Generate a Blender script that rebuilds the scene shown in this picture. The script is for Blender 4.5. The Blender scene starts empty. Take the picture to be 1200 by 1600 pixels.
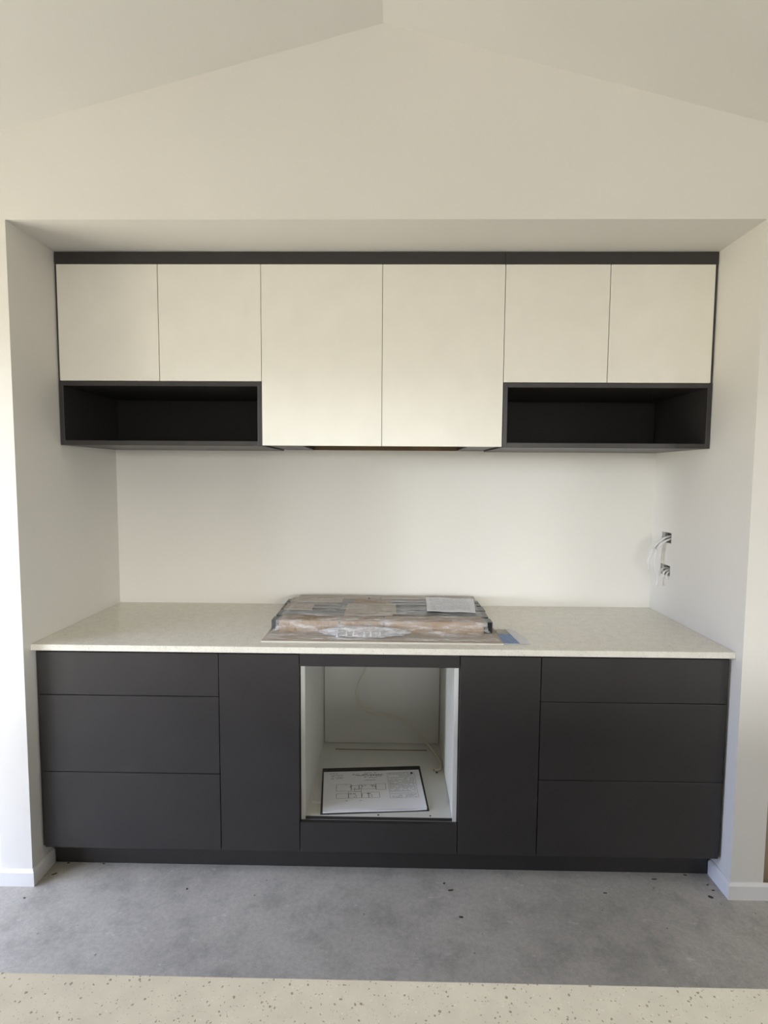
import bpy, bmesh, math, random
from mathutils import Vector, Matrix
random.seed(7)
C = bpy.context.scene.collection
S = bpy.context.scene

# ------------------------------------------------------------------ camera
cam_d = bpy.data.cameras.new('camera')
cam = bpy.data.objects.new('camera', cam_d); C.objects.link(cam)
yaw, pit, rol, F_PX = -.0156, -.0706, .0067, 825.0
fw = Vector((math.sin(yaw)*math.cos(pit), math.cos(yaw)*math.cos(pit), math.sin(pit)))
rt = Vector((math.cos(yaw), -math.sin(yaw), 0)); up = rt.cross(fw)
r2 = rt*math.cos(rol)+up*math.sin(rol); u2 = -rt*math.sin(rol)+up*math.cos(rol)
m = Matrix((r2, u2, -fw)).transposed().to_4x4(); m.translation = Vector((1.325, -2.5215, 1.5291))
cam.matrix_world = m
cam_d.sensor_fit = 'VERTICAL'; cam_d.sensor_height = 24; cam_d.lens = F_PX*24/1600
cam_d.clip_start = .05
S.camera = cam

# ------------------------------------------------------------------ light and exposure
S.view_settings.view_transform = 'Standard'
S.view_settings.look = 'None'
S.view_settings.gamma = 1
S.view_settings.exposure = 0.0
S.view_settings.use_curve_mapping = False

def nd(nt, t, **kw):
    n = nt.nodes.new(t)
    for k, v in kw.items(): setattr(n, k, v)
    return n
def ramp(nt, stops, src, interp='LINEAR'):
    n = nd(nt, 'ShaderNodeValToRGB'); n.color_ramp.interpolation = interp
    e = n.color_ramp.elements
    while len(e) < len(stops): e.new(.5)
    for i, (p, c) in enumerate(stops):
        e[i].position = p; e[i].color = tuple(c)+(1,) if len(c) == 3 else c
    nt.links.new(src, n.inputs[0]); return n

W = bpy.data.worlds.new('sky'); S.world = W; W.use_nodes = True
nt = W.node_tree; nt.nodes.clear()
tc = nd(nt, 'ShaderNodeTexCoord'); sx = nd(nt, 'ShaderNodeSeparateXYZ')
nt.links.new(tc.outputs['Generated'], sx.inputs[0])
mr = nd(nt, 'ShaderNodeMapRange'); mr.inputs[1].default_value = -1; mr.inputs[2].default_value = 1
nt.links.new(sx.outputs[2], mr.inputs[0])
# hazy sky above the horizon (deeper blue to the left), sunlit tan ground below it,
# brightest on the left and falling off gently to the right
mx_ = nd(nt, 'ShaderNodeMapRange'); mx_.inputs[1].default_value = -1; mx_.inputs[2].default_value = 1
nt.links.new(sx.outputs[0], mx_.inputs[0])
gr = ramp(nt, [(0, (.47, .445, .355)), (.5, (.335, .318, .29)), (1, (.08, .075, .07))], mx_.outputs[0])
sk = ramp(nt, [(0, (.38, .47, .76)), (.5, (.96, .96, .93)), (1, (.66, .70, .70))], mx_.outputs[0])
hz = ramp(nt, [(.48, (0, 0, 0)), (.52, (1, 1, 1))], mr.outputs[0])
mixw = nd(nt, 'ShaderNodeMix'); mixw.data_type = 'RGBA'
nt.links.new(hz.outputs[0], mixw.inputs[0]); nt.links.new(gr.outputs[0], mixw.inputs[6]); nt.links.new(sk.outputs[0], mixw.inputs[7])
bg = nd(nt, 'ShaderNodeBackground'); ow = nd(nt, 'ShaderNodeOutputWorld')
bg.inputs[1].default_value = 15.5
nt.links.new(mixw.outputs[2], bg.inputs[0]); nt.links.new(bg.outputs[0], ow.inputs[0])

# low veiled sun coming through the left sliding door
sl = bpy.data.lights.new('sun', 'SUN'); sl.energy = 1.6; sl.angle = math.radians(6.5); sl.color = (.88, .96, 1)
so = bpy.data.objects.new('sun', sl); C.objects.link(so)
SAZ, SEL = math.radians(28), math.radians(4)
so.rotation_euler = Vector((math.cos(SAZ)*math.cos(SEL), math.sin(SAZ)*math.cos(SEL), -math.sin(SEL))).to_track_quat('-Z', 'Y').to_euler()

def portal(name, loc, rot, sx_, sy_):
    l = bpy.data.lights.new(name, 'AREA'); l.shape = 'RECTANGLE'; l.size = sx_; l.size_y = sy_
    l.cycles.is_portal = True
    o = bpy.data.objects.new(name, l); o.location = loc; o.rotation_euler = rot; C.objects.link(o)
# room openings: x of left / right walls, y of rear wall
XL, XR, YR = -1.25, 4.30, -6.4
LW = (-2.12, -.69, .0, 2.06)     # left sliding door  y0 y1 z0 z1
RW = (-4.4, -2.9, .90, 2.05)     # right window
BW = (0.0, 3.2, .70, 2.25)       # rear glazing x0 x1 z0 z1
portal('daylight_left', (XL+.03, (LW[0]+LW[1])/2, (LW[2]+LW[3])/2), (0, -math.pi/2, 0), LW[3]-LW[2], LW[1]-LW[0])
portal('daylight_right', (XR-.03, (RW[0]+RW[1])/2, (RW[2]+RW[3])/2), (0, math.pi/2, 0), RW[3]-RW[2], RW[1]-RW[0])
portal('daylight_rear', ((BW[0]+BW[1])/2, YR+.03, (BW[2]+BW[3])/2), (math.pi/2, 0, 0), BW[1]-BW[0], BW[3]-BW[2])

# ------------------------------------------------------------------ materials
def lin(c): return tuple(((v/255)/12.92 if v/255 <= .04045 else ((v/255+.055)/1.055)**2.4) for v in c)
def mat(name, col=(.8, .8, .8), rough=.5, metal=0, spec=.5):
    m = bpy.data.materials.new(name); m.use_nodes = True
    b = m.node_tree.nodes['Principled BSDF']
    b.inputs['Base Color'].default_value = tuple(col)+(1,)
    b.inputs['Roughness'].default_value = rough; b.inputs['Metallic'].default_value = metal
    b.inputs['Specular IOR Level'].default_value = spec
    return m, m.node_tree, b
def objco(nt, scale=(1, 1, 1)):
    t = nd(nt, 'ShaderNodeTexCoord'); mp = nd(nt, 'ShaderNodeMapping'); mp.inputs['Scale'].default_value = scale
    nt.links.new(t.outputs['Object'], mp.inputs[0]); return mp.outputs[0]
def noise(nt, co, scale, detail=4, rough=.5):
    n = nd(nt, 'ShaderNodeTexNoise'); n.inputs['Scale'].default_value = scale
    n.inputs['Detail'].default_value = detail; n.inputs['Roughness'].default_value = rough
    nt.links.new(co, n.inputs['Vector']); return n.outputs['Fac']
def bump(nt, b, h, strength, dist):
    n = nd(nt, 'ShaderNodeBump'); n.inputs['Strength'].default_value = strength; n.inputs['Distance'].default_value = dist
    nt.links.new(h, n.inputs['Height']); nt.links.new(n.outputs[0], b.inputs['Normal'])
def mixc(nt, f, a, c, blend='MIX'):
    n = nd(nt, 'ShaderNodeMix'); n.data_type = 'RGBA'; n.blend_type = blend
    for s, v in ((0, f), (6, a), (7, c)):
        if isinstance(v, (int, float)): n.inputs[s].default_value = v
        elif isinstance(v, tuple): n.inputs[s].default_value = tuple(v)+(1,)
        else: nt.links.new(v, n.inputs[s])
    return n.outputs[2]
def mth(nt, op, a, b_=None, clamp=False):
    n = nd(nt, 'ShaderNodeMath', operation=op); n.use_clamp = clamp
    for s, v in ((0, a), (1, b_)):
        if v is None: continue
        if isinstance(v, (int, float)): n.inputs[s].default_value = v
        else: nt.links.new(v, n.inputs[s])
    return n.outputs[0]

def paint(name, col, rough=.6):
    m, nt, b = mat(name, col, rough, 0, .3)
    co = objco(nt)
    bump(nt, b, noise(nt, co, 260, 3), .12, .001)
    nt.links.new(ramp(nt, [(.3, tuple(v*.97 for v in col)), (.7, col)], noise(nt, co, 2.5, 3)).outputs[0], b.inputs['Base Color'])
    return m
WALL = paint('wall_paint', (.77, .745, .69))
CEIL = paint('ceiling_paint', (.76, .74, .69), .75)
SKIRT = paint('skirting_paint', (.80, .79, .77), .35)

def board(name, col, rough, var=.06, spec=.5):
    m, nt, b = mat(name, col, rough, 0, spec)
    co = objco(nt)
    f = noise(nt, co, 9, 5)
    nt.links.new(ramp(nt, [(.3, tuple(v*(1-var) for v in col)), (.7, tuple(v*(1+var) for v in col))], f).outputs[0], b.inputs['Base Color'])
    bump(nt, b, noise(nt, co, 700, 2), .10, .0005)
    return m
CREAM = board('cream_laminate', (.83, .80, .715), .38, .02)
DARK = board('charcoal_laminate', (.037, .0335, .0325), .36, .06, .45)
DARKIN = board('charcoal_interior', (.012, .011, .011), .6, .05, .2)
MELA = board('shaded_melamine', (.62, .61, .56), .4, .02)  # white melamine greyed: the oven cavity's shade is put into the colour
MELAE = board('white_edge_band', (.78, .78, .74), .4, .02)  # same white board without the painted shade, for the front edges
PALEINK = mat('pale_ink', (.50, .50, .52), .8)[0]
RAW = board('raw_particleboard', (.17, .12, .07), .8, .25, .2)
BRN = board('raw_timber_door', (.33, .26, .19), .7, .15, .2)

def stone(name, base, specks, dens, scale):
    m, nt, b = mat(name, base, .22, 0, .5)
    co = objco(nt)
    warp = nd(nt, 'ShaderNodeTexNoise'); warp.inputs['Scale'].default_value = scale*1.5
    nt.links.new(co, warp.inputs['Vector'])
    vm = nd(nt, 'ShaderNodeVectorMath', operation='MULTIPLY_ADD')
    nt.links.new(warp.outputs['Color'], vm.inputs[0]); vm.inputs[1].default_value = (.7/scale,)*3; nt.links.new(co, vm.inputs[2])
    col = None
    c0 = ramp(nt, [(.35, tuple(v*.95 for v in base)), (.65, tuple(min(1, v*1.03) for v in base))], noise(nt, co, 30, 4)).outputs[0]
    for i, (sc, c, th) in enumerate(specks):
        v = nd(nt, 'ShaderNodeTexVoronoi'); v.inputs['Scale'].default_value = sc
        nt.links.new(vm.outputs[0], v.inputs['Vector'])
        sp = nd(nt, 'ShaderNodeSeparateColor'); nt.links.new(v.outputs['Color'], sp.inputs[0])
        r = mth(nt, 'MULTIPLY', sp.outputs[0], .30)               # some chips bigger, most cells empty
        pick = mth(nt, 'LESS_THAN', sp.outputs[1], dens)
        ins = mth(nt, 'LESS_THAN', v.outputs['Distance'], r)
        f = mth(nt, 'MULTIPLY', pick, ins)
        f = mth(nt, 'MULTIPLY', f, th)
        cc = mixc(nt, sp.outputs[2], c, tuple(min(1, x*1.7) for x in c))
        c0 = mixc(nt, f, c0, cc)
    nt.links.new(c0, b.inputs['Base Color'])
    return m
STONE = stone('speckled_stone', (.76, .73, .64),
              [(170, (.26, .22, .17), .85), (250, (.22, .19, .15), .75), (380, (.34, .31, .26), .6), (300, (.86, .84, .80), .5)], .36, 170)

# concrete slab
CONC, nt, b = mat('concrete', (.3, .3, .3), .62, 0, .35)
co = objco(nt)
big = noise(nt, co, 1.6, 6, .6); mid = noise(nt, co, 7, 8, .65); fine = noise(nt, co, 60, 6, .7)
c = ramp(nt, [(.30, (.45, .43, .385)), (.5, (.54, .515, .465)), (.72, (.63, .60, .54))], big).outputs[0]
c = mixc(nt, .75, c, ramp(nt, [(.36, (.72, .72, .72)), (.5, (.95, .95, .95)), (.62, (1.0, 1.0, 1.0))], mid).outputs[0], 'MULTIPLY')
c = mixc(nt, .6, c, ramp(nt, [(.34, (.72, .72, .72)), (.62, (1, 1, 1))], fine).outputs[0], 'MULTIPLY')
c = mixc(nt, .35, c, ramp(nt, [(.36, (.66, .66, .66)), (.6, (1, 1, 1))], noise(nt, co, 190, 4, .7)).outputs[0], 'MULTIPLY')
# pale cement smears
sm = noise(nt, objco(nt, (1, 1.6, 1)), 13, 6, .7)
c = mixc(nt, ramp(nt, [(.60, (0, 0, 0)), (.72, (.6, .6, .6))], sm).outputs[0], c, (.75, .73, .67))
# scratch arc near the right reveal
geo = nd(nt, 'ShaderNodeTexCoord'); dv = nd(nt, 'ShaderNodeVectorMath', operation='DISTANCE')
nt.links.new(geo.outputs['Object'], dv.inputs[0]); dv.inputs[1].default_value = (2.19, -1.02, 0)
ring = mth(nt, 'LESS_THAN', mth(nt, 'ABSOLUTE', mth(nt, 'SUBTRACT', dv.outputs['Value'], .235)), .0022)
sxx = nd(nt, 'ShaderNodeSeparateXYZ'); nt.links.new(geo.outputs['Object'], sxx.inputs[0])
sel = mth(nt, 'MULTIPLY', mth(nt, 'GREATER_THAN', sxx.outputs[0], 2.22), mth(nt, 'GREATER_THAN', sxx.outputs[1], -.93))
c = mixc(nt, mth(nt, 'MULTIPLY', mth(nt, 'MULTIPLY', ring, sel), .6), c, (.50, .49, .46))
# pores
v = nd(nt, 'ShaderNodeTexVoronoi'); v.inputs['Scale'].default_value = 28; nt.links.new(co, v.inputs['Vector'])
sp = nd(nt, 'ShaderNodeSeparateColor'); nt.links.new(v.outputs['Color'], sp.inputs[0])
pf = mth(nt, 'MULTIPLY', mth(nt, 'LESS_THAN', sp.outputs[1], .13), mth(nt, 'LESS_THAN', v.outputs['Distance'], .10))
c = mixc(nt, mth(nt, 'MULTIPLY', pf, .6), c, (.12, .115, .11))
nt.links.new(c, b.inputs['Base Color'])
bump(nt, b, mixc(nt, .5, mid, fine), .25, .003)

def metal(name, col, rough): return mat(name, col, rough, 1)[0]
STEEL = metal('galvanised_steel', (.45, .45, .44), .4)
GRAPH = board('graphite_metal', (.075, .078, .08), .35, .2, .6)
def cardboard(name, col):
    m, nt, b = mat(name, col, .85, 0, .2)
    w = nd(nt, 'ShaderNodeTexWave'); w.inputs['Scale'].default_value = 60; w.inputs['Distortion'].default_value = 1
    co = objco(nt); nt.links.new(co, w.inputs['Vector'])
    nt.links.new(mixc(nt, .5, ramp(nt, [(.3, tuple(v*.82 for v in col)), (.7, col)], noise(nt, objco(nt, (1, 6, 6)), 14, 5)).outputs[0], col), b.inputs['Base Color'])
    bump(nt, b, w.outputs['Fac'], .15, .001)
    return m
CARD = cardboard('brown_cardboard', (.34, .235, .145))
CARDL = cardboard('pale_cardboard', (.48, .41, .33))
WHITEP = mat('white_pvc', (.72, .71, .68), .35)[0]
CREAMC = mat('cream_cable_sheath', (.62, .57, .44), .4)[0]
INK = mat('black_ink', (.035, .035, .035), .7)[0]
GREYINK = mat('grey_ink', (.30, .30, .30), .8)[0]
BLACKP = board('black_folder', (.012, .012, .012), .35, .1)
PAPER = board('white_paper', (.76, .76, .78), .6, .02, .3)
BLUEP = board('blue_print', (.10, .20, .42), .4, .25)
TANP = board('photo_print', (.30, .27, .24), .4, .5)
HOLE = mat('shadow_gap', (.01, .01, .01), .9)[0]
LEAF = mat('dark_debris', (.07, .06, .045), .8)[0]

def film(name, lo, hi, tint=(.93, .93, .95)):
    m = bpy.data.materials.new(name); m.use_nodes = True; nt = m.node_tree; nt.nodes.clear()
    tr = nd(nt, 'ShaderNodeBsdfTransparent'); pb = nd(nt, 'ShaderNodeBsdfPrincipled')
    pb.inputs['Base Color'].default_value = tint+(1,); pb.inputs['Roughness'].default_value = .18
    co = objco(nt, (.35, 2.2, 2.2))
    f = noise(nt, co, 16, 9, .68)
    f2 = noise(nt, objco(nt, (.4, 1.5, 1.5)), 45, 6, .7)
    fm = mth(nt, 'MULTIPLY', mth(nt, 'ADD', f, f2), .5)
    r = ramp(nt, [(.40, (lo,)*3), (.50, ((lo+hi)*.4,)*3), (.60, (hi,)*3)], fm)
    mx = nd(nt, 'ShaderNodeMixShader'); o = nd(nt, 'ShaderNodeOutputMaterial')
    nt.links.new(r.outputs[0], mx.inputs[0]); nt.links.new(tr.outputs[0], mx.inputs[1]); nt.links.new(pb.outputs[0], mx.inputs[2])
    nt.links.new(mx.outputs[0], o.inputs[0])
    bump(nt, pb, f2, .5, .004)
    return m
FOOT = mat('frosted_plastic', (.50, .50, .50), .3)[0]
FILM = film('clear_plastic_film', .03, .50)
BAGF = film('clear_bag_film', .08, .50)
m = bpy.data.materials.new('window_glass'); m.use_nodes = True; nt = m.node_tree; nt.nodes.clear()
tr = nd(nt, 'ShaderNodeBsdfTransparent'); gl = nd(nt, 'ShaderNodeBsdfGlossy'); gl.inputs['Roughness'].default_value = .02
mx = nd(nt, 'ShaderNodeMixShader'); mx.inputs[0].default_value = .05; o = nd(nt, 'ShaderNodeOutputMaterial')
nt.links.new(tr.outputs[0], mx.inputs[1]); nt.links.new(gl.outputs[0], mx.inputs[2]); nt.links.new(mx.outputs[0], o.inputs[0])
GLASS = m
ALU = mat('window_aluminium', (.06, .06, .06), .4, .6)[0]

# ------------------------------------------------------------------ helpers
def link(name, bm, mt, parent=None, smooth=False):
    me = bpy.data.meshes.new(name); bmesh.ops.recalc_face_normals(bm, faces=bm.faces); bm.to_mesh(me); bm.free()
    me.materials.append(mt)
    if smooth: me.shade_smooth()
    o = bpy.data.objects.new(name, me); C.objects.link(o)
    if parent:
        o.parent = parent
        o.matrix_parent_inverse = Matrix.Translation(-Vector(parent.location)) if not parent.parent else Matrix.Identity(4)
    return o
def abox(bm, x0, x1, y0, y1, z0, z1, bev=0, seg=2):
    r = bmesh.ops.create_cube(bm, size=1)
    vs = r['verts']
    bmesh.ops.scale(bm, verts=vs, vec=(x1-x0, y1-y0, z1-z0))
    bmesh.ops.translate(bm, verts=vs, vec=((x0+x1)/2, (y0+y1)/2, (z0+z1)/2))
    if bev:
        es = list({e for v_ in vs for e in v_.link_edges})
        bmesh.ops.bevel(bm, geom=es, offset=bev, segments=seg, affect='EDGES', profile=.5)
def box(name, mt, x0, x1, y0, y1, z0, z1, parent=None, bev=.0008, seg=2):
    bm = bmesh.new(); abox(bm, x0, x1, y0, y1, z0, z1, bev, seg); return link(name, bm, mt, parent)
def boxes(name, mt, lst, parent=None, bev=0):
    bm = bmesh.new()
    for a in lst: abox(bm, *a, bev)
    return link(name, bm, mt, parent)
def prism(name, mt, poly, y0, y1, parent=None):
    bm = bmesh.new()
    a = [bm.verts.new((x, y0, z)) for x, z in poly]; c = [bm.verts.new((x, y1, z)) for x, z in poly]
    bm.faces.new(a); bm.faces.new(c[::-1])
    for i in range(len(poly)):
        j = (i+1) % len(poly); bm.faces.new((a[i], c[i], c[j], a[j]))
    return link(name, bm, mt, parent)
def tube_bm(bm, pts, r, n=10, sub=6, flat=1.0):
    P = [Vector(p) for p in pts]; Q = []
    for i in range(len(P)-1):
        p0 = P[max(i-1, 0)]; p1 = P[i]; p2 = P[i+1]; p3 = P[min(i+2, len(P)-1)]
        for k in range(sub):
            t = k/sub
            Q.append(.5*((2*p1)+(p2-p0)*t+(2*p0-5*p1+4*p2-p3)*t*t+(3*p1-p0-3*p2+p3)*t**3))
    Q.append(P[-1])
    rings = []; nrm = None
    for i, q in enumerate(Q):
        d = (Q[min(i+1, len(Q)-1)]-Q[max(i-1, 0)]).normalized()
        if nrm is None: nrm = d.orthogonal().normalized()
        nrm = (nrm-d*nrm.dot(d)).normalized(); bn = d.cross(nrm)
        rings.append([bm.verts.new(q+r*(math.cos(2*math.pi*k/n)*nrm+flat*math.sin(2*math.pi*k/n)*bn)) for k in range(n)])
    for a, c_ in zip(rings, rings[1:]):
        for k in range(n): bm.faces.new((a[k], a[(k+1) % n], c_[(k+1) % n], c_[k]))
    bm.faces.new(rings[0][::-1]); bm.faces.new(rings[-1])
def tube(name, mt, pts, r, parent=None, flat=1.0, n=10):
    bm = bmesh.new(); tube_bm(bm, pts, r, n, 6, flat); return link(name, bm, mt, parent, True)
def struct(o, label=None):
    o['kind'] = 'structure'
    if label: o['label'] = label
    return o
def tag(o, label, cat, group=None):
    o['label'] = label; o['category'] = cat
    if group: o['group'] = group
    return o
def thing(name, label, cat, loc, group=None):
    o = bpy.data.objects.new(name, None); o.empty_display_size = .05; o.location = loc; C.objects.link(o)
    return tag(o, label, cat, group)
def cyl(name, mt, x, y, z0, z1, r, parent=None, n=14):
    bm = bmesh.new(); bmesh.ops.create_cone(bm, cap_ends=True, segments=n, radius1=r, radius2=r, depth=z1-z0)
    bmesh.ops.translate(bm, verts=bm.verts, vec=(x, y, (z0+z1)/2)); return link(name, bm, mt, parent)

# ------------------------------------------------------------------ the setting
AW, AD, SOF = 2.5646, .6805, 2.386        # alcove width, depth, soffit height
RX, RZ, ML, MR = 1.283, 3.007, .259, .250  # ridge
NL, NR = -.116, 2.683                      # outer ends of the nib walls
def zl(x): return RZ-ML*(RX-x) if x < RX else RZ-MR*(x-RX)

struct(box('floor', CONC, XL-.1, XR+.1, YR-.1, .1, -.12, 0, bev=0), 'bare grey concrete slab with pale smears')
struct(box('wall_back', WALL, NL, NR, 0, .1, 0, SOF, bev=0), 'white painted back wall of the recess')
# front wall plane: left nib, header over the left doorway, wall on to the left corner
struct(boxes('wall_left', WALL, [(NL, 0, -AD, 0, 0, SOF), (-.98, NL, -AD, -.56, 2.08, SOF), (XL, -.98, -AD, -.56, 0, zl(XL)+.0)]), 'white nib wall left of the recess')
hy0, hy1 = -.172, -.088
holes = [(1.232, 1.278), (1.084, 1.131)]
lst = [(AW, NR, -AD, hy0, 0, SOF), (AW, NR, hy1, 0, 0, SOF), (AW, NR, hy0, hy1, 0, holes[1][0]), (AW, NR, hy0, hy1, holes[1][1], holes[0][0]),
       (AW, NR, hy0, hy1, holes[0][1], SOF), (NR-.05, NR, hy0, hy1, 1.0, 1.4)]
lst += [(NR, 3.55, -AD, -.56, 2.08, SOF), (3.55, XR, -AD, -.56, 0, zl(XR)+.0)]
struct(boxes('wall_right', WALL, lst), 'white nib wall right of the recess')
xa = RX-(RZ-SOF)/ML; xb = RX+(RZ-SOF)/MR
struct(prism('wall_upper', WALL, [(xa, SOF), (xb, SOF), (RX, RZ)], -AD, .1), 'gable wall over the recess with flat soffit')
for nm, a, c_ in (('ceiling', XL-.1, RX), ('ceiling.001', RX, XR+.1)):
    bm = bmesh.new()
    for y in (YR-.1, .1):
        for x, dz in ((a, 0), (c_, 0), (c_, .08), (a, .08)): bm.verts.new((x, y, zl(x)+dz))
    v = list(bm.verts)
    for f in ((0, 1, 2, 3), (7, 6, 5, 4), (0, 4, 5, 1), (1, 5, 6, 2), (2, 6, 7, 3), (3, 7, 4, 0)): bm.faces.new([v[i] for i in f])
    struct(link(nm, bm, CEIL), 'raked white ceiling slope left of the ridge' if a < 0 else 'raked white ceiling slope right of the ridge')
# room walls with real openings (outside the frame)
def side_wall(name, x0, x1, o, ztop):
    return struct(boxes(name, WALL, [(x0, x1, YR-.1, o[0], 0, ztop), (x0, x1, o[1], .1, 0, ztop), (x0, x1, o[0], o[1], 0, o[2]), (x0, x1, o[0], o[1], o[3], ztop)]))
side_wall('wall_outer_left', XL-.1, XL, LW, zl(XL))
side_wall('wall_outer_right', XR, XR+.1, RW, zl(XR))
struct(boxes('wall_rear', WALL, [(XL, BW[0], YR-.1, YR, 0, 2.2), (BW[1], XR, YR-.1, YR, 0, 2.2), (BW[0], BW[1], YR-.1, YR, 0, BW[2]), (BW[0], BW[1], YR-.1, YR, BW[3], 2.4)]))
struct(prism('wall_rear_gable', WALL, [(XL, 2.2), (BW[0], 2.2), (BW[0], 2.4), (BW[1], 2.4), (BW[1], 2.2), (XR, 2.2), (XR, zl(XR)), (RX, RZ), (XL, zl(XL))], YR-.1, YR))
def window(name, axis, p, o, nm):
    a0, a1, z0, z1 = o
    root = bpy.data.objects.new(name, None); C.objects.link(root); struct(root)
    t = .05; rs = []
    for k in range(nm+1):
        a = a0+(a1-a0-t)*k/nm; rs.append((a, a+t, z0, z1))
    rs += [(a0, a1, z0, z0+t), (a0, a1, z1-t, z1)]
    L = [((p-.03, p+.03, a, b_, c_, d) if axis == 'x' else (a, b_, p-.03, p+.03, c_, d)) for a, b_, c_, d in rs]
    boxes('window_frame', ALU, L, root)
    g = (p-.003, p+.003, a0+.01, a1-.01, z0+.01, z1-.01) if axis == 'x' else (a0+.01, a1-.01, p-.003, p+.003, z0+.01, z1-.01)
    boxes('pane', GLASS, [g], root)
window('window_1', 'x', XL-.05, LW, 2)
window('window_2', 'x', XR+.05, RW, 2)
window('window_3', 'y', YR-.05, BW, 3)
# doors just beyond the nibs
struct(box('door_1', SKIRT, -.97, NL-.001, -.655, -.615, .005, 2.075, bev=.001), 'white door edge beyond the left nib wall')
struct(box('door_2', BRN, NR+.002, 3.54, -.655, -.615, .005, 2.075, bev=.001), 'brown timber door edge beyond the right nib wall')
# skirting
SH, ST = .060, .012
def skirting(name, pts_in, label):
    """pts_in: polyline on the floor along the wall face, offset vector per point; splayed top edge"""
    bm = bmesh.new(); rings = []
    for (x, y), (ox, oy) in pts_in:
        rings.append([bm.verts.new(q) for q in ((x, y, 0), (x+ox, y+oy, 0), (x+ox, y+oy, SH-.008), (x+ox*.35, y+oy*.35, SH), (x, y, SH))])
    for a, c_ in zip(rings, rings[1:]):
        for k in range(5): bm.faces.new((a[k], a[(k+1) % 5], c_[(k+1) % 5], c_[k]))
    bm.faces.new(rings[0]); bm.faces.new(rings[-1][::-1])
    return struct(link(name, bm, SKIRT), label)
skirting('baseboard_left', [((0, -.567), (ST, 0)), ((0, -AD), (ST, -ST)), ((NL, -AD), (-.003, -ST))], 'white splayed skirting around the left nib wall')
skirting('baseboard_right', [((AW, -.567), (-ST, 0)), ((AW, -AD), (-ST, -ST)), ((NR+.05, -AD), (0, -ST))], 'white splayed skirting around the right nib wall')

# ------------------------------------------------------------------ base cabinets
FY0, FY1 = -.625, -.607      # door / drawer fronts
CB, CT = .105, .8655          # bottom / top of fronts
def front(name, x0, x1, z0, z1, parent, mt=DARK):
    return box(name, mt, x0, x1, FY0, FY1, z0, z1, parent, .0009)
def carcass(root, x0, x1):
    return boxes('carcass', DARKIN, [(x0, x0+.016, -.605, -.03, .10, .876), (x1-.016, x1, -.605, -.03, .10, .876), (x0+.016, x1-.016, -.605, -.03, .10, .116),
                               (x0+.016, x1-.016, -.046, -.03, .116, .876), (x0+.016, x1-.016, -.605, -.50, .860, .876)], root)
def drawers(x0, x1, splits, label, fx):
    r = thing('drawer_cabinet', label, 'cabinet', ((x0+x1)/2, -.3, .1))
    carcass(r, x0, x1)
    zs = [CB]+splits+[CT]
    for i in range(3):
        front('drawer_front', fx[0], fx[1], zs[i]+(.0015 if i else 0), zs[i+1]-(.0015 if i < 2 else 0), r)
    return r
dl = drawers(.003, .6875, [.4045, .7025], 'dark charcoal cabinet of three handleless drawers at the left end of the base run', (.013, .686))
dr = drawers(1.8755, 2.560, [.4005, .699], 'dark charcoal cabinet of three handleless drawers at the right end of the base run', (1.8775, 2.5525))
box('filler', DARK, .003, .0125, -.618, -.6055, CB, CT+.005, dl)
box('filler', DARK, 2.5535, 2.563, -.612, -.6055, CB, CT+.008, dr)
for x0, x1, lab in ((.6875, .9865, 'narrow charcoal base cabinet with one plain door left of the oven opening'), (1.5785, 1.8755, 'narrow charcoal base cabinet with one plain door right of the oven opening')):
    r = thing('base_cabinet', lab, 'cabinet', ((x0+x1)/2, -.3, .1))
    carcass(r, x0, x1); front('door', x0+.0015, x1-.0015, CB, CT, r)
ov = thing('oven_cabinet', 'open white-lined oven housing in the middle of the dark base run, no oven fitted', 'cabinet', (1.28, -.3, .1))
OX0, OX1, OF = .9885, 1.5765, .2335
for a in ((OX0, OX0+.016), (OX1-.016, OX1)):
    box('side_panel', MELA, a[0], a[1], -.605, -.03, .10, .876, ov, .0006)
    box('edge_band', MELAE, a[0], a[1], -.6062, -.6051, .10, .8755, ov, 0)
# cavity floor with the vent slot near the back
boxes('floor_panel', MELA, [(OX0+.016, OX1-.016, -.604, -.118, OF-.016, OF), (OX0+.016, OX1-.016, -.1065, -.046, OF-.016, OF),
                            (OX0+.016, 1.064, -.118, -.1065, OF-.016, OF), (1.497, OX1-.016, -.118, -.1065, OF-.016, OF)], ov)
box('slot_batten', RAW, 1.0642, 1.4968, -.1178, -.1067, OF-.030, OF-.0025, ov, 0)
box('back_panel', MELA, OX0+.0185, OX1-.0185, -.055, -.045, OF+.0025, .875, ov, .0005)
box('panel_gap', HOLE, OX0+.0162, OX1-.0162, -.0445, -.041, .12, .875, ov, 0)
front('top_rail', .988, 1.577, .8225, CT, ov)
front('drawer_front', .988, 1.577, CB, .2205, ov)
box('edge_strip', DARK, OX0+.0165, OX1-.0165, -.6065, -.6045, .222, OF-.0005, ov, 0)
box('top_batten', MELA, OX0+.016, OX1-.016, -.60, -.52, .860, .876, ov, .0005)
for x in (1.089, 1.281, 1.479): cyl('screw_hole', HOLE, x, -.594, OF-.001, OF+.0006, .0035, ov)
cyl('screw_hole', HOLE, 1.528, -.300, OF-.001, OF+.0006, .005, ov)
tag(box('kickboard', DARK, .0135, 2.5515, -.566, -.550, .0005, .0995, bev=.0006), 'long dark kickboard under the base cabinets along the concrete floor', 'kickboard')
tag(box('kitchen_benchtop', STONE, .001, AW-.001, -.6454, -.001, .8770, .9000, bev=.0014), 'pale speckled stone benchtop across the recess on dark base cabinets', 'benchtop')

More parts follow.
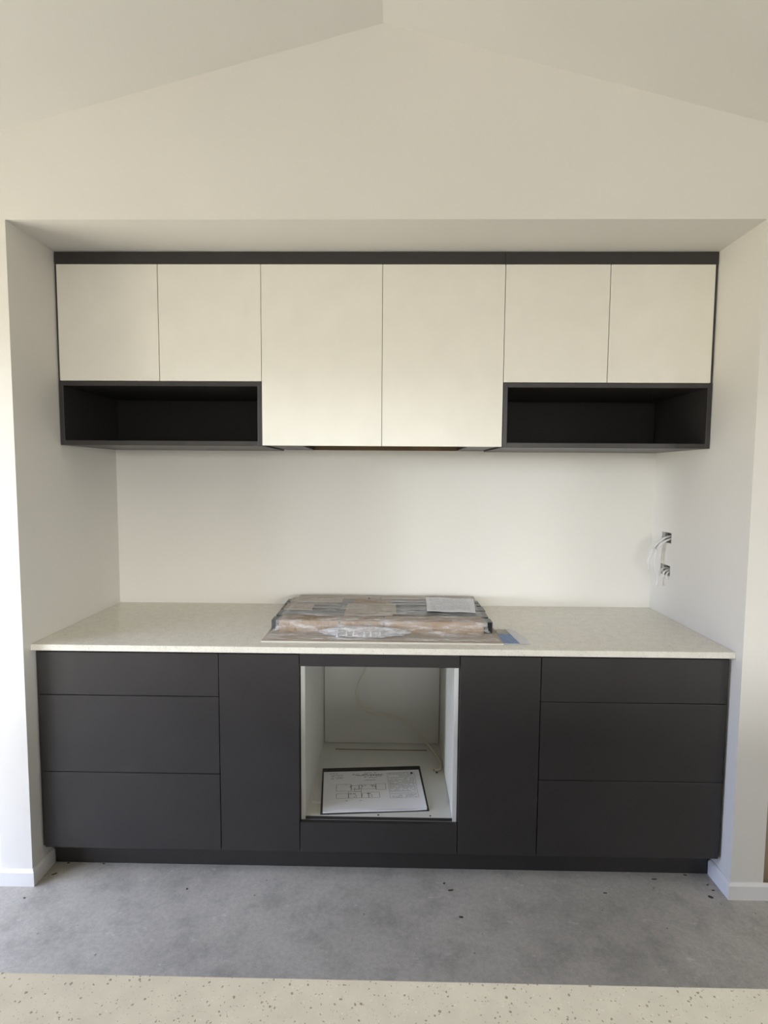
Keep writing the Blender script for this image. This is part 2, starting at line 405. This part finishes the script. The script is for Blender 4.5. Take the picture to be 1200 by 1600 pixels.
# ------------------------------------------------------------------ upper cabinets
UY = -.4257; DB = UY+.018
ZT, ZM, ZC, ZS = 2.3385, 1.8905, 1.6415, 2.3835
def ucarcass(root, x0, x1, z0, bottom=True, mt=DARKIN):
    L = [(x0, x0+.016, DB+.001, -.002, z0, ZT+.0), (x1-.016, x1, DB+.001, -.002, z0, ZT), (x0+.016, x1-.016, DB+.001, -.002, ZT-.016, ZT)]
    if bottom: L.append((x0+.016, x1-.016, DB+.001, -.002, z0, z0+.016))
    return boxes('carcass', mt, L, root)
for x0, x1, xs, lab in ((.0035, .8065, (.0095, .4055, .8085), 'cream two-door wall cabinet above the left open shelf box'),
                        (1.7545, 2.561, (1.7540, 2.1560, 2.5535), 'cream two-door wall cabinet above the right open shelf box')):
    r = thing('wall_cabinet', lab, 'cabinet', ((x0+x1)/2, -.2, ZM))
    ucarcass(r, x0, x1, ZM+.0015)
    for i in (0, 1):
        box('door', CREAM, xs[i]+(.0013 if i or x0 > 1 else 0), xs[i+1]-(.0013 if not (i and x0 > 1) else 0), UY, DB, ZM+.001, ZT-.001, r)
    if x0 < 1: box('end_filler', DARK, .0035, .0085, UY+.002, DB, ZM, ZT, r, .0004)
    else: box('end_filler', DARK, 2.5545, 2.561, UY+.002, DB, ZM, ZT, r, .0004)
r = thing('wall_cabinet', 'tall cream two-door wall cabinet in the middle over the bench, reaching lowest', 'cabinet', (1.28, -.2, ZC))
ucarcass(r, .8105, 1.7525, ZC+.004, False, DARKIN)
for x0, x1 in ((.8092, 1.2803), (1.2822, 1.7530)): box('door', CREAM, x0, x1, UY, DB, ZC, ZT-.001, r)
box('bottom_panel', DARK, .8265, .957, DB+.001, -.03, ZC+.001, ZC+.014, r, 0)
box('bottom_panel', DARK, 1.625, 1.7365, DB+.001, -.03, ZC+.001, ZC+.014, r, 0)
box('backing_board', RAW, .8265, 1.7365, -.030, -.014, ZC+.001, ZT-.02, r, 0)
for x0, x1, lab in ((.0035, .8085, 'open dark charcoal shelf box under the left wall cabinet doors'), (1.7550, 2.5625, 'open dark charcoal shelf box under the right wall cabinet doors')):
    r = thing('open_shelf_box', lab, 'shelf', ((x0+x1)/2, -.2, 1.637))
    t = .0175
    box('side_panel', DARK, x0, x0+t, UY, -.003, 1.6385, ZM-.001, r); box('side_panel', DARK, x1-t, x1, UY, -.003, 1.6385, ZM-.001, r)
    box('bottom_panel', DARK, x0+t, x1-t, UY, -.003, 1.6385, 1.6385+.019, r); box('top_panel', DARK, x0+t, x1-t, UY, -.003, ZM-.019, ZM-.001, r)
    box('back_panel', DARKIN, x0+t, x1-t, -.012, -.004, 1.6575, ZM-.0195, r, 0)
r = thing('cornice_panel', 'narrow dark filler panel along the top of the wall cabinets under the soffit', 'panel', (1.28, -.41, ZT))
box('panel_board', DARK, .0035, 1.7518, UY, DB, ZT+.0008, ZS, r, .0005)
box('panel_board', DARK, 1.7526, 2.5625, UY, DB, ZT+.0008, ZS, r, .0005)

# ------------------------------------------------------------------ wrapped package on the bench
BZ = .9002
pk = thing('wrapped_panel_package', 'flat pack of graphite rails and cardboard in torn clear plastic on the benchtop', 'package', (1.285, -.32, BZ))
box('base_board', CARDL, .838, 1.742, -.588, -.035, BZ, BZ+.006, pk, .0006)
box('base_edge', MELA, .836, 1.744, -.590, -.5885, BZ, BZ+.0035, pk, 0)
# low cardboard bed that the rails lie on
box('cardboard_bed', CARD, .875, 1.70, -.430, -.060, BZ+.0065, BZ+.027, pk, .001)
def rail(y0, y1, x0, x1, h):
    bm = bmesh.new()   # folded channel: top, front lip, rear lip
    t = .0025; z1 = BZ+.0065+h
    abox(bm, x0, x1, y0, y1, z1-t, z1, .0004, 1); abox(bm, x0, x1, y0, y0+t, BZ+.028, z1-t, .0004, 1); abox(bm, x0, x1, y1-t, y1, BZ+.028, z1-t, .0004, 1)
    o = link('metal_rail', bm, GRAPH, pk); return o
RAILS = [(-.455, -.402, .846, 1.727, .041), (-.386, -.300, .850, 1.722, .043), (-.282, -.212, .848, 1.728, .042), (-.196, -.155, .846, 1.724, .042), (-.135, -.095, .844, 1.724, .040)]
for a in RAILS: rail(*a)
# rail end plates dropping to the bed at both ends, dark
for y0, y1, x0, x1, h in RAILS:
    box('end_plate', GRAPH, x0, x0+.018, y0, y0+.004, BZ+.0065, BZ+.028, pk, 0)
    box('end_plate', GRAPH, x1-.018, x1, y0, y0+.004, BZ+.0065, BZ+.028, pk, 0)
# front cartons
def strip(x0, x1, y, z0, z1, mt, wob=.0015, name='cardboard_strip', yt=None, nx=24):
    """wobbly standing strip with a folded-back top"""
    bm = bmesh.new(); rows = []
    yb = yt if yt is not None else y+.05
    for i in range(nx+1):
        x = x0+(x1-x0)*i/nx; w = wob*math.sin(i*1.9+x*7)+random.uniform(-wob, wob)*.5
        rows.append([bm.verts.new(p) for p in ((x, y+w, z0), (x, y+w*.5, z1-.002), (x, y+.003, z1+w*.6), (x, yb, z1+w*.4+.001), (x, yb, z1-.003), (x, y+.005, z1-.004), (x, y+.005, z0))])
    for a, c_ in zip(rows, rows[1:]):
        for k in range(7): bm.faces.new((a[k], a[(k+1) % 7], c_[(k+1) % 7], c_[k]))
    bm.faces.new(rows[0][::-1]); bm.faces.new(rows[-1])
    return link(name, bm, mt, pk)
strip(.880, 1.118, -.470, BZ+.0065, BZ+.052, CARD, yt=-.400)
strip(1.1215, 1.292, -.470, BZ+.0065, BZ+.051, CARD, yt=-.405)
strip(1.298, 1.688, -.472, BZ+.0065, BZ+.052, CARD, .001, yt=-.395)
box('slot_gap', HOLE, 1.1175, 1.1222, -.4705, -.45, BZ+.0065, BZ+.049, pk, 0)
# cardboard tabs among the rails
strip(1.130, 1.345, -.385, BZ+.048, BZ+.0525, CARDL, .001, yt=-.20)
strip(1.150, 1.330, -.185, BZ+.047, BZ+.0515, CARD, .001, yt=-.11)
strip(.862, 1.08, -.300, BZ+.030, BZ+.052, CARDL, .001, yt=-.205)
strip(.865, 1.10, -.160, BZ+.030, BZ+.0515, CARDL, .001, yt=-.09)
strip(1.50, 1.70, -.210, BZ+.030, BZ+.051, CARDL, .001, yt=-.12)
box('dark_patch', BLACKP, .985, 1.105, -.300, -.225, BZ+.050, BZ+.0545, pk, .001)  # thin black slabs for the dark streaks under the film
box('dark_patch', BLACKP, 1.33, 1.52, -.392, -.374, BZ+.048, BZ+.0535, pk, .001)
# rear carton lid with two slots
strip(.886, 1.716, -.072, BZ+.0065, BZ+.049, CARDL, .0008, 'cardboard_lid', yt=-.022)
box('slot_gap', HOLE, 1.216, 1.224, -.0755, -.066, BZ+.040, BZ+.0495, pk, 0)
box('slot_gap', HOLE, 1.270, 1.277, -.0755, -.066, BZ+.040, BZ+.0495, pk, 0)
box('slot_gap', HOLE, 1.545, 1.70, -.0765, -.070, BZ+.042, BZ+.0485, pk, 0)
box('slot_gap', HOLE, .98, 1.07, -.0765, -.070, BZ+.044, BZ+.0485, pk, 0)
# end flap right, dark void behind it
box('dark_void', HOLE, 1.692, 1.722, -.470, -.458, BZ+.0065, BZ+.046, pk, 0)
# document pouch on the top, right
def quad_sheet(name, mt, cs, parent, t=.001, nx=12, ny=8, wave=.001):
    bm = bmesh.new(); T_, B_ = [], []
    for j in range(ny+1):
        ra, rb = [], []
        for i in range(nx+1):
            u, v_ = i/nx, j/ny
            p = (Vector(cs[0])*(1-u)+Vector(cs[1])*u)*(1-v_)+(Vector(cs[3])*(1-u)+Vector(cs[2])*u)*v_
            p.z += wave*math.sin(i*.9+j*1.3)
            ra.append(bm.verts.new(p)); rb.append(bm.verts.new(p-Vector((0, 0, t))))
        T_.append(ra); B_.append(rb)
    for j in range(ny):
        for i in range(nx):
            bm.faces.new((T_[j][i], T_[j][i+1], T_[j+1][i+1], T_[j+1][i])); bm.faces.new((B_[j][i], B_[j+1][i], B_[j+1][i+1], B_[j][i+1]))
        bm.faces.new((T_[j][0], T_[j+1][0], B_[j+1][0], B_[j][0])); bm.faces.new((T_[j][nx], B_[j][nx], B_[j+1][nx], T_[j+1][nx]))
    for i in range(nx):
        bm.faces.new((T_[0][i], B_[0][i], B_[0][i+1], T_[0][i+1])); bm.faces.new((T_[ny][i], T_[ny][i+1], B_[ny][i+1], B_[ny][i]))
    return link(name, bm, mt, parent, False)
lz = BZ+.0635
lab = quad_sheet('document_pouch', PAPER, [(1.473, -.352, lz), (1.672, -.372, lz+.001), (1.700, -.135, lz+.001), (1.484, -.100, lz)], pk)
bm = bmesh.new()
for k in range(9):
    y = -.33+k*.022
    x = 1.495
    while x < 1.66:
        w = random.uniform(.006, .03)
        if random.random() < .75: abox(bm, x, min(x+w, 1.665), y, y+.004, lz+.0018, lz+.0022)
        x += w+.006
o = link('printed_text', bm, PALEINK, lab); o.parent = lab; o.matrix_parent_inverse = lab.matrix_parent_inverse.inverted() @ lab.matrix_parent_inverse if False else Matrix.Identity(4); o['kind'] = 'stuff'
# clear film over everything
from mathutils import noise as MN
bm = bmesh.new(); NX, NY = 150, 84; g = []
def prof(v):   # v 0 front .. 1 back -> (y, z)
    K = [(0, -.586, .0085), (.10, -.560, .013), (.22, -.520, .015), (.32, -.486, .024), (.37, -.477, .050), (.41, -.462, .0575), (.5, -.40, .0605), (.75, -.22, .0600), (.93, -.085, .0575), (1, -.03, .052)]
    for a, c_ in zip(K, K[1:]):
        if v <= c_[0]:
            t = (v-a[0])/(c_[0]-a[0]); return a[1]+(c_[1]-a[1])*t, a[2]+(c_[2]-a[2])*t
    return K[-1][1:]
for j in range(NY+1):
    row = []
    for i in range(NX+1):
        u, v_ = i/NX, j/NY
        y, z = prof(v_); x = .872+(1.700-.872)*u
        if v_ < .4: x = .872+(1.700-.872)*u + (u-.5)*.07*(1-v_/.4)
        e = min(u, 1-u)
        drop = max(0, 1-e/.03) if v_ > .3 else 0
        n1 = MN.fractal(Vector((x*9, y*34, 3.1)), .7, 2.0, 5)
        n2 = MN.ridged_multi_fractal(Vector((x*14+y*9, y*22-x*5, .4)), .9, 2, 4, 1, 2)
        amp = .0065 if v_ < .38 else .0022
        z += amp*n1*.6+amp*.45*(n2-1.0)
        z = max(z-drop*.012, .0085 if v_ < .36 else .052)
        row.append(bm.verts.new((x, y, BZ+z)))
    g.append(row)
for j in range(NY):
    for i in range(NX): bm.faces.new((g[j][i], g[j][i+1], g[j+1][i+1], g[j+1][i]))
fl = link('plastic_film', bm, FILM, pk, True)
# bag of small fittings at the front, centre
bag = None
bm = bmesh.new()
bmesh.ops.create_icosphere(bm, subdivisions=5, radius=1)
for v_ in bm.verts:
    n1 = 1+.30*(MN.ridged_multi_fractal(v_.co*2.3, .8, 2, 5, 1, 2)-1.2)
    v_.co = Vector((v_.co.x*.155*n1, v_.co.y*.034*n1, v_.co.z*.017*n1))
    v_.co += Vector((1.225, -.533, BZ+.026))
    v_.co.z = max(v_.co.z, BZ+.0075)
bag = link('fittings_bag', bm, BAGF, pk, True)
for k in range(6):
    x = 1.115+k*.034+random.uniform(-.006, .006); y = -.540+random.uniform(-.008, .008)
    bm = bmesh.new()
    bmesh.ops.create_cone(bm, cap_ends=True, segments=12, radius1=.0065, radius2=.0035, depth=.010)
    bmesh.ops.translate(bm, verts=bm.verts, vec=(x, y, BZ+.0145))
    bmesh.ops.create_cone(bm, cap_ends=True, segments=12, radius1=.0028, radius2=.0028, depth=.010, matrix=Matrix.Translation((x, y, BZ+.025)))
    link('plastic_foot', bm, FOOT, bag).matrix_parent_inverse = Matrix.Identity(4)

# brochure beside the package
br = thing('paper_brochure', 'white leaflet with blue photo cover tucked beside the package on the benchtop', 'leaflet', (1.80, -.49, BZ))
quad_sheet('paper_sheet', PAPER, [(1.735, -.582, BZ+.0018), (1.850, -.580, BZ+.0025), (1.822, -.402, BZ+.003), (1.748, -.398, BZ+.002)], br, .0012, wave=.0003)
quad_sheet('blue_panel', BLUEP, [(1.738, -.5815, BZ+.0034), (1.806, -.581, BZ+.0036), (1.795, -.468, BZ+.0039), (1.745, -.470, BZ+.0037)], br, .0004, wave=.0003)
quad_sheet('photo_panel', TANP, [(1.745, -.467, BZ+.0037), (1.795, -.465, BZ+.0040), (1.790, -.405, BZ+.0042), (1.750, -.402, BZ+.0038)], br, .0004, wave=.0003)

# ------------------------------------------------------------------ in the oven opening
bk = thing('plan_booklet', 'open set of printed house plans on a black folder lying in the oven opening', 'booklet', (1.26, -.44, OF))
z0 = OF+.001
def bl(cs, u, v_):
    return (Vector(cs[0])*(1-u)+Vector(cs[1])*u)*(1-v_)+(Vector(cs[3])*(1-u)+Vector(cs[2])*u)*v_
PG = [(1.068, -.596, z0), (1.468, -.566, z0), (1.4485, -.300, z0), (1.0385, -.330, z0)]
CV = [(1.060, -.5995, z0), (1.477, -.566, z0), (1.4560, -.255, z0), (1.0275, -.287, z0)]
def slab(name, mt, cs, za, zb, parent, curl, nx=24, ny=10):
    bm = bmesh.new(); top = []; bot = []
    for j in range(ny+1):
        rt_, rb = [], []
        for i in range(nx+1):
            p = bl(cs, i/nx, j/ny)
            h = curl(i/nx, j/ny)
            rt_.append(bm.verts.new((p.x, p.y, z0+zb+h))); rb.append(bm.verts.new((p.x, p.y, z0+za+h*.35)))
        top.append(rt_); bot.append(rb)
    for j in range(ny):
        for i in range(nx):
            bm.faces.new((top[j][i], top[j][i+1], top[j+1][i+1], top[j+1][i])); bm.faces.new((bot[j][i], bot[j+1][i], bot[j+1][i+1], bot[j][i+1]))
    for j in range(ny):
        bm.faces.new((top[j][0], top[j+1][0], bot[j+1][0], bot[j][0])); bm.faces.new((top[j][nx], bot[j][nx], bot[j+1][nx], top[j+1][nx]))
    for i in range(nx):
        bm.faces.new((top[0][i], bot[0][i], bot[0][i+1], top[0][i+1])); bm.faces.new((top[ny][i], top[ny][i+1], bot[ny][i+1], bot[ny][i]))
    return link(name, bm, mt, parent)
zero = lambda u, v_: 0
curl = lambda u, v_: .004*max(0, (u-.85)/.15)**2*(1-v_)+.0015*math.sin(u*6)*(1-v_)
slab('folder_cover', BLACKP, CV, 0, .003, bk, zero)
slab('page_block', PAPER, PG, .0032, .0085, bk, curl)
top_sheet = slab('top_sheet', PAPER, [tuple(Vector(PG[0])+Vector((.001, .004, 0))), PG[1], PG[2], PG[3]], .0100, .0105, bk, lambda u, v_: curl(u, v_)+.001)
# print: floor plan, text lines, margin boxes (flat ink just proud of the sheet)
bmk = bmesh.new(); bmg = bmesh.new()
def ink(bm, u0, u1, v0, v1):
    P = [bl(PG, u, v_) for u, v_ in ((u0, v0), (u1, v0), (u1, v1), (u0, v1))]
    hs = [curl(u, v_) for u, v_ in ((u0, v0), (u1, v0), (u1, v1), (u0, v1))]
    bm.faces.new([bm.verts.new((p.x, p.y, z0+.0120+h)) for p, h in zip(P, hs)])
def frame(bm, u0, u1, v0, v1, t=.003):
    ink(bm, u0, u1, v0, v0+t*1.3); ink(bm, u0, u1, v1-t*1.3, v1); ink(bm, u0, u0+t, v0, v1); ink(bm, u1-t, u1, v0, v1)
# v=0 front edge, v=1 back edge; plan outline
for a in ((.13, .28, .46, .64), (.28, .36, .50, .60), (.36, .53, .50, .62), (.53, .63, .48, .64), (.13, .25, .28, .40), (.25, .38, .28, .44), (.38, .45, .28, .40), (.45, .56, .28, .42), (.31, .38, .44, .50)):
    frame(bmk, *a)
for k in range(26):
    u = random.uniform(.26, .52); v_ = random.choice((.30, .34, .38, .52, .56, .59)); ink(bmk, u, u+random.uniform(.008, .025), v_, v_+.012)
def text(bm, u0, u1, v_, h=.014, fill=.8):
    u = u0
    while u < u1:
        w = random.uniform(.008, .03)
        if random.random() < fill: ink(bm, u, min(u+w, u1), v_, v_+h)
        u += w+.006
for v_, u0, u1 in ((.93, .06, .18), (.93, .42, .58), (.885, .30, .62), (.86, .35, .62), (.88, .08, .2), (.85, .08, .2), (.82, .10, .2), (.79, .08, .2), (.73, .40, .54), (.90, .30, .5), (.87, .30, .6), (.83, .42, .6), (.80, .42, .55), (.21, .22, .24), (.21, .36, .38)):
    text(bmg, u0, u1, v_)
for k in range(16): text(bmg, .67 if k not in (2, 3) else .78, .93, .91-k*.032, .011, .85)
frame(bmg, .66, .945, .38, .93); frame(bmg, .66, .945, .26, .36)
for k in range(3): text(bmg, .68, .93, .28+k*.025, .009, .6)
ink(bmg, .66, .945, .62, .626)
ink(bmk, .905, .93, .88, .93)
for o in (link('plan_drawing', bmk, INK, top_sheet), link('text_print', bmg, GREYINK, top_sheet)):
    o.matrix_parent_inverse = Matrix.Identity(4); o['kind'] = 'stuff'
# thin white strip put in for the pale mark left of the booklet
tag(box('white_strip', WHITEP, 1.018, 1.052, -.530, -.520, OF+.0003, OF+.003, bev=.0005), 'small white strip at the left of the plan booklet', 'strip')

oc = thing('appliance_cable', 'loose cream power cable hanging down the back of the oven opening', 'cable', (1.53, -.12, OF))
pts = [(1.215, -.10, .70), (1.204, -.09, .615), (1.170, -.085, .54), (1.163, -.085, .49), (1.174, -.09, .455), (1.198, -.09, .425), (1.235, -.09, .405), (1.278, -.09, .395), (1.351, -.09, .383), (1.40, -.09, .362),
       (1.43, -.095, .335), (1.466, -.10, .30), (1.497, -.115, .268), (1.528, -.15, .245), (1.546, -.20, .2405), (1.550, -.255, .2400), (1.541, -.285, .2398), (1.519, -.290, .2395)]
tube('sheath', CREAMC, pts, .0042, oc, .75)
tube('bare_core', mat('copper_core', (.25, .12, .05), .4, 1)[0], [(1.520, -.290, .2395), (1.513, -.290, .2393)], .0022, oc)

# ------------------------------------------------------------------ power points roughed in on the right reveal
for i, (h0, h1) in enumerate(holes):
    r = thing('wall_socket_bracket', ('upper' if i == 0 else 'lower')+' rectangular socket cut-out with grey metal bracket in the right side wall', 'socket bracket', (AW+.03, -.13, h0))
    box('back_plate', STEEL, AW+.030, AW+.032, hy0+.001, hy1-.001, h0+.001, h1-.001, r, 0)
    box('bracket_arm', STEEL, AW+.012, AW+.030, hy0+.0015, hy0+.0035, h0+.002, h1-.002, r, 0)
    box('bracket_arm', STEEL, AW+.004, AW+.0055, hy1-.022, hy1-.002, h0+.002, h1-.002, r, .0003)
wc = thing('wiring_cable', 'longer pair of white electrical cables drooping from the upper socket cut-out', 'cable', (AW, -.13, 1.255))
X = AW
tube('cable_core', WHITEP, [(X+.029, -.135, 1.258), (X+.010, -.135, 1.260), (2.546, -.135, 1.249), (2.519, -.13, 1.222), (2.504, -.13, 1.198), (2.490, -.13, 1.163), (2.486, -.13, 1.139), (2.494, -.13, 1.107)], .0052, wc, .6)
tube('cable_core', WHITEP, [(X+.029, -.150, 1.246), (X+.010, -.148, 1.250), (2.539, -.143, 1.230), (2.517, -.14, 1.199), (2.509, -.14, 1.157), (2.513, -.14, 1.116), (2.524, -.14, 1.081), (2.526, -.14, 1.058), (2.520, -.14, 1.034)], .0052, wc, .6)
tube('cable_core', WHITEP, [(X+.029, -.125, 1.25), (X+.006, -.12, 1.254), (2.545, -.118, 1.236), (2.522, -.125, 1.212), (2.512, -.128, 1.196)], .0045, wc, .6)
tube('cable_tie', WHITEP, [(2.506, -.118, 1.200), (2.508, -.134, 1.205), (2.512, -.152, 1.200)], .0045, wc, .6)
wc2 = thing('wiring_cable', 'short white electrical cable ends poking out of the lower socket cut-out', 'cable', (AW, -.13, 1.10))
tube('cable_core', WHITEP, [(X+.029, -.115, 1.112), (X+.004, -.116, 1.113), (2.549, -.12, 1.100), (2.541, -.125, 1.078)], .0045, wc2, .6)
tube('cable_core', WHITEP, [(X+.029, -.140, 1.108), (X+.004, -.140, 1.108), (2.553, -.142, 1.095), (2.550, -.146, 1.074)], .0045, wc2, .6)
tube('cable_core', WHITEP, [(X+.029, -.155, 1.104), (X+.006, -.155, 1.104), (2.556, -.160, 1.088), (2.557, -.168, 1.070)], .004, wc2, .6)

# ------------------------------------------------------------------ island in the foreground
isl = thing('island_bench', 'pale speckled stone island benchtop in the near foreground', 'island bench', (1.3, -2.2, 0))
IY = -1.9055
box('stone_top', STONE, -.25, 3.05, -2.42, IY, .880, .900, isl, .0015)
boxes('cabinet_body', DARK, [(-.20, 3.0, -2.40, IY-.03, .10, .8795), (-.18, 2.98, -2.36, IY-.08, 0.0005, .10)], isl)

# ------------------------------------------------------------------ bits on the slab
chips = [(.047, -.630, .020, .006, .6, 'dark curled leaf scrap on the slab by the left skirting'),
         (.012, -.745, .008, .005, 0, 'tiny dark crumb on the slab in front of the left skirting corner'),
         (.066, -.572, .010, .005, .2, 'dark crumb against the left end of the kickboard'),
         (.205, -.572, .011, .004, -.3, 'thin dark crumb against the kickboard below the left drawers'),
         (.58, -.690, .007, .007, 0, 'small dark pebble on the slab below the left door cabinet'),
         (1.531, -.640, .010, .006, .4, 'dark crumb below the oven cabinet, nearest the kickboard'),
         (1.552, -.672, .024, .006, .2, 'largest dark scrap of the cluster below the oven cabinet'),
         (1.574, -.790, .018, .006, -.1, 'dark flake nearest the island, below the right door cabinet'),
         (2.332, -.600, .022, .004, .05, 'thin dark sliver on the slab below the right drawers'),
         (2.118, -.672, .014, .004, -.1, 'short dark sliver out from the kickboard below the right drawers'),
         (2.462, -.576, .014, .004, -.4, 'dark splinter against the right end of the kickboard'),
         (2.520, -.623, .009, .004, .3, 'dark crumb beside the right skirting, nearest the kickboard'),
         (2.524, -.650, .013, .005, -.1, 'dark flake beside the right skirting, middle of three'),
         (2.496, -.681, .018, .010, -.5, 'curled dark leaf scrap near the right skirting corner')]
for x, y, w, d, a, l in chips:
    bm = bmesh.new(); n = 9; tp = []; bt = []
    for k in range(n):
        t = 2*math.pi*k/n; rr = random.uniform(.7, 1.15)
        px, py = math.cos(t)*w/2*rr, math.sin(t)*d/2*rr
        q = (x+px*math.cos(a)-py*math.sin(a), y+px*math.sin(a)+py*math.cos(a))
        tp.append(bm.verts.new((q[0], q[1], .0018+.0012*abs(math.cos(t))))); bt.append(bm.verts.new((q[0], q[1], .0001)))
    bm.faces.new(tp); bm.faces.new(bt[::-1])
    for k in range(n): bm.faces.new((tp[k], bt[k], bt[(k+1) % n], tp[(k+1) % n]))
    tag(link('floor_scrap', bm, LEAF), l, 'debris', 'dark scraps on the concrete slab')
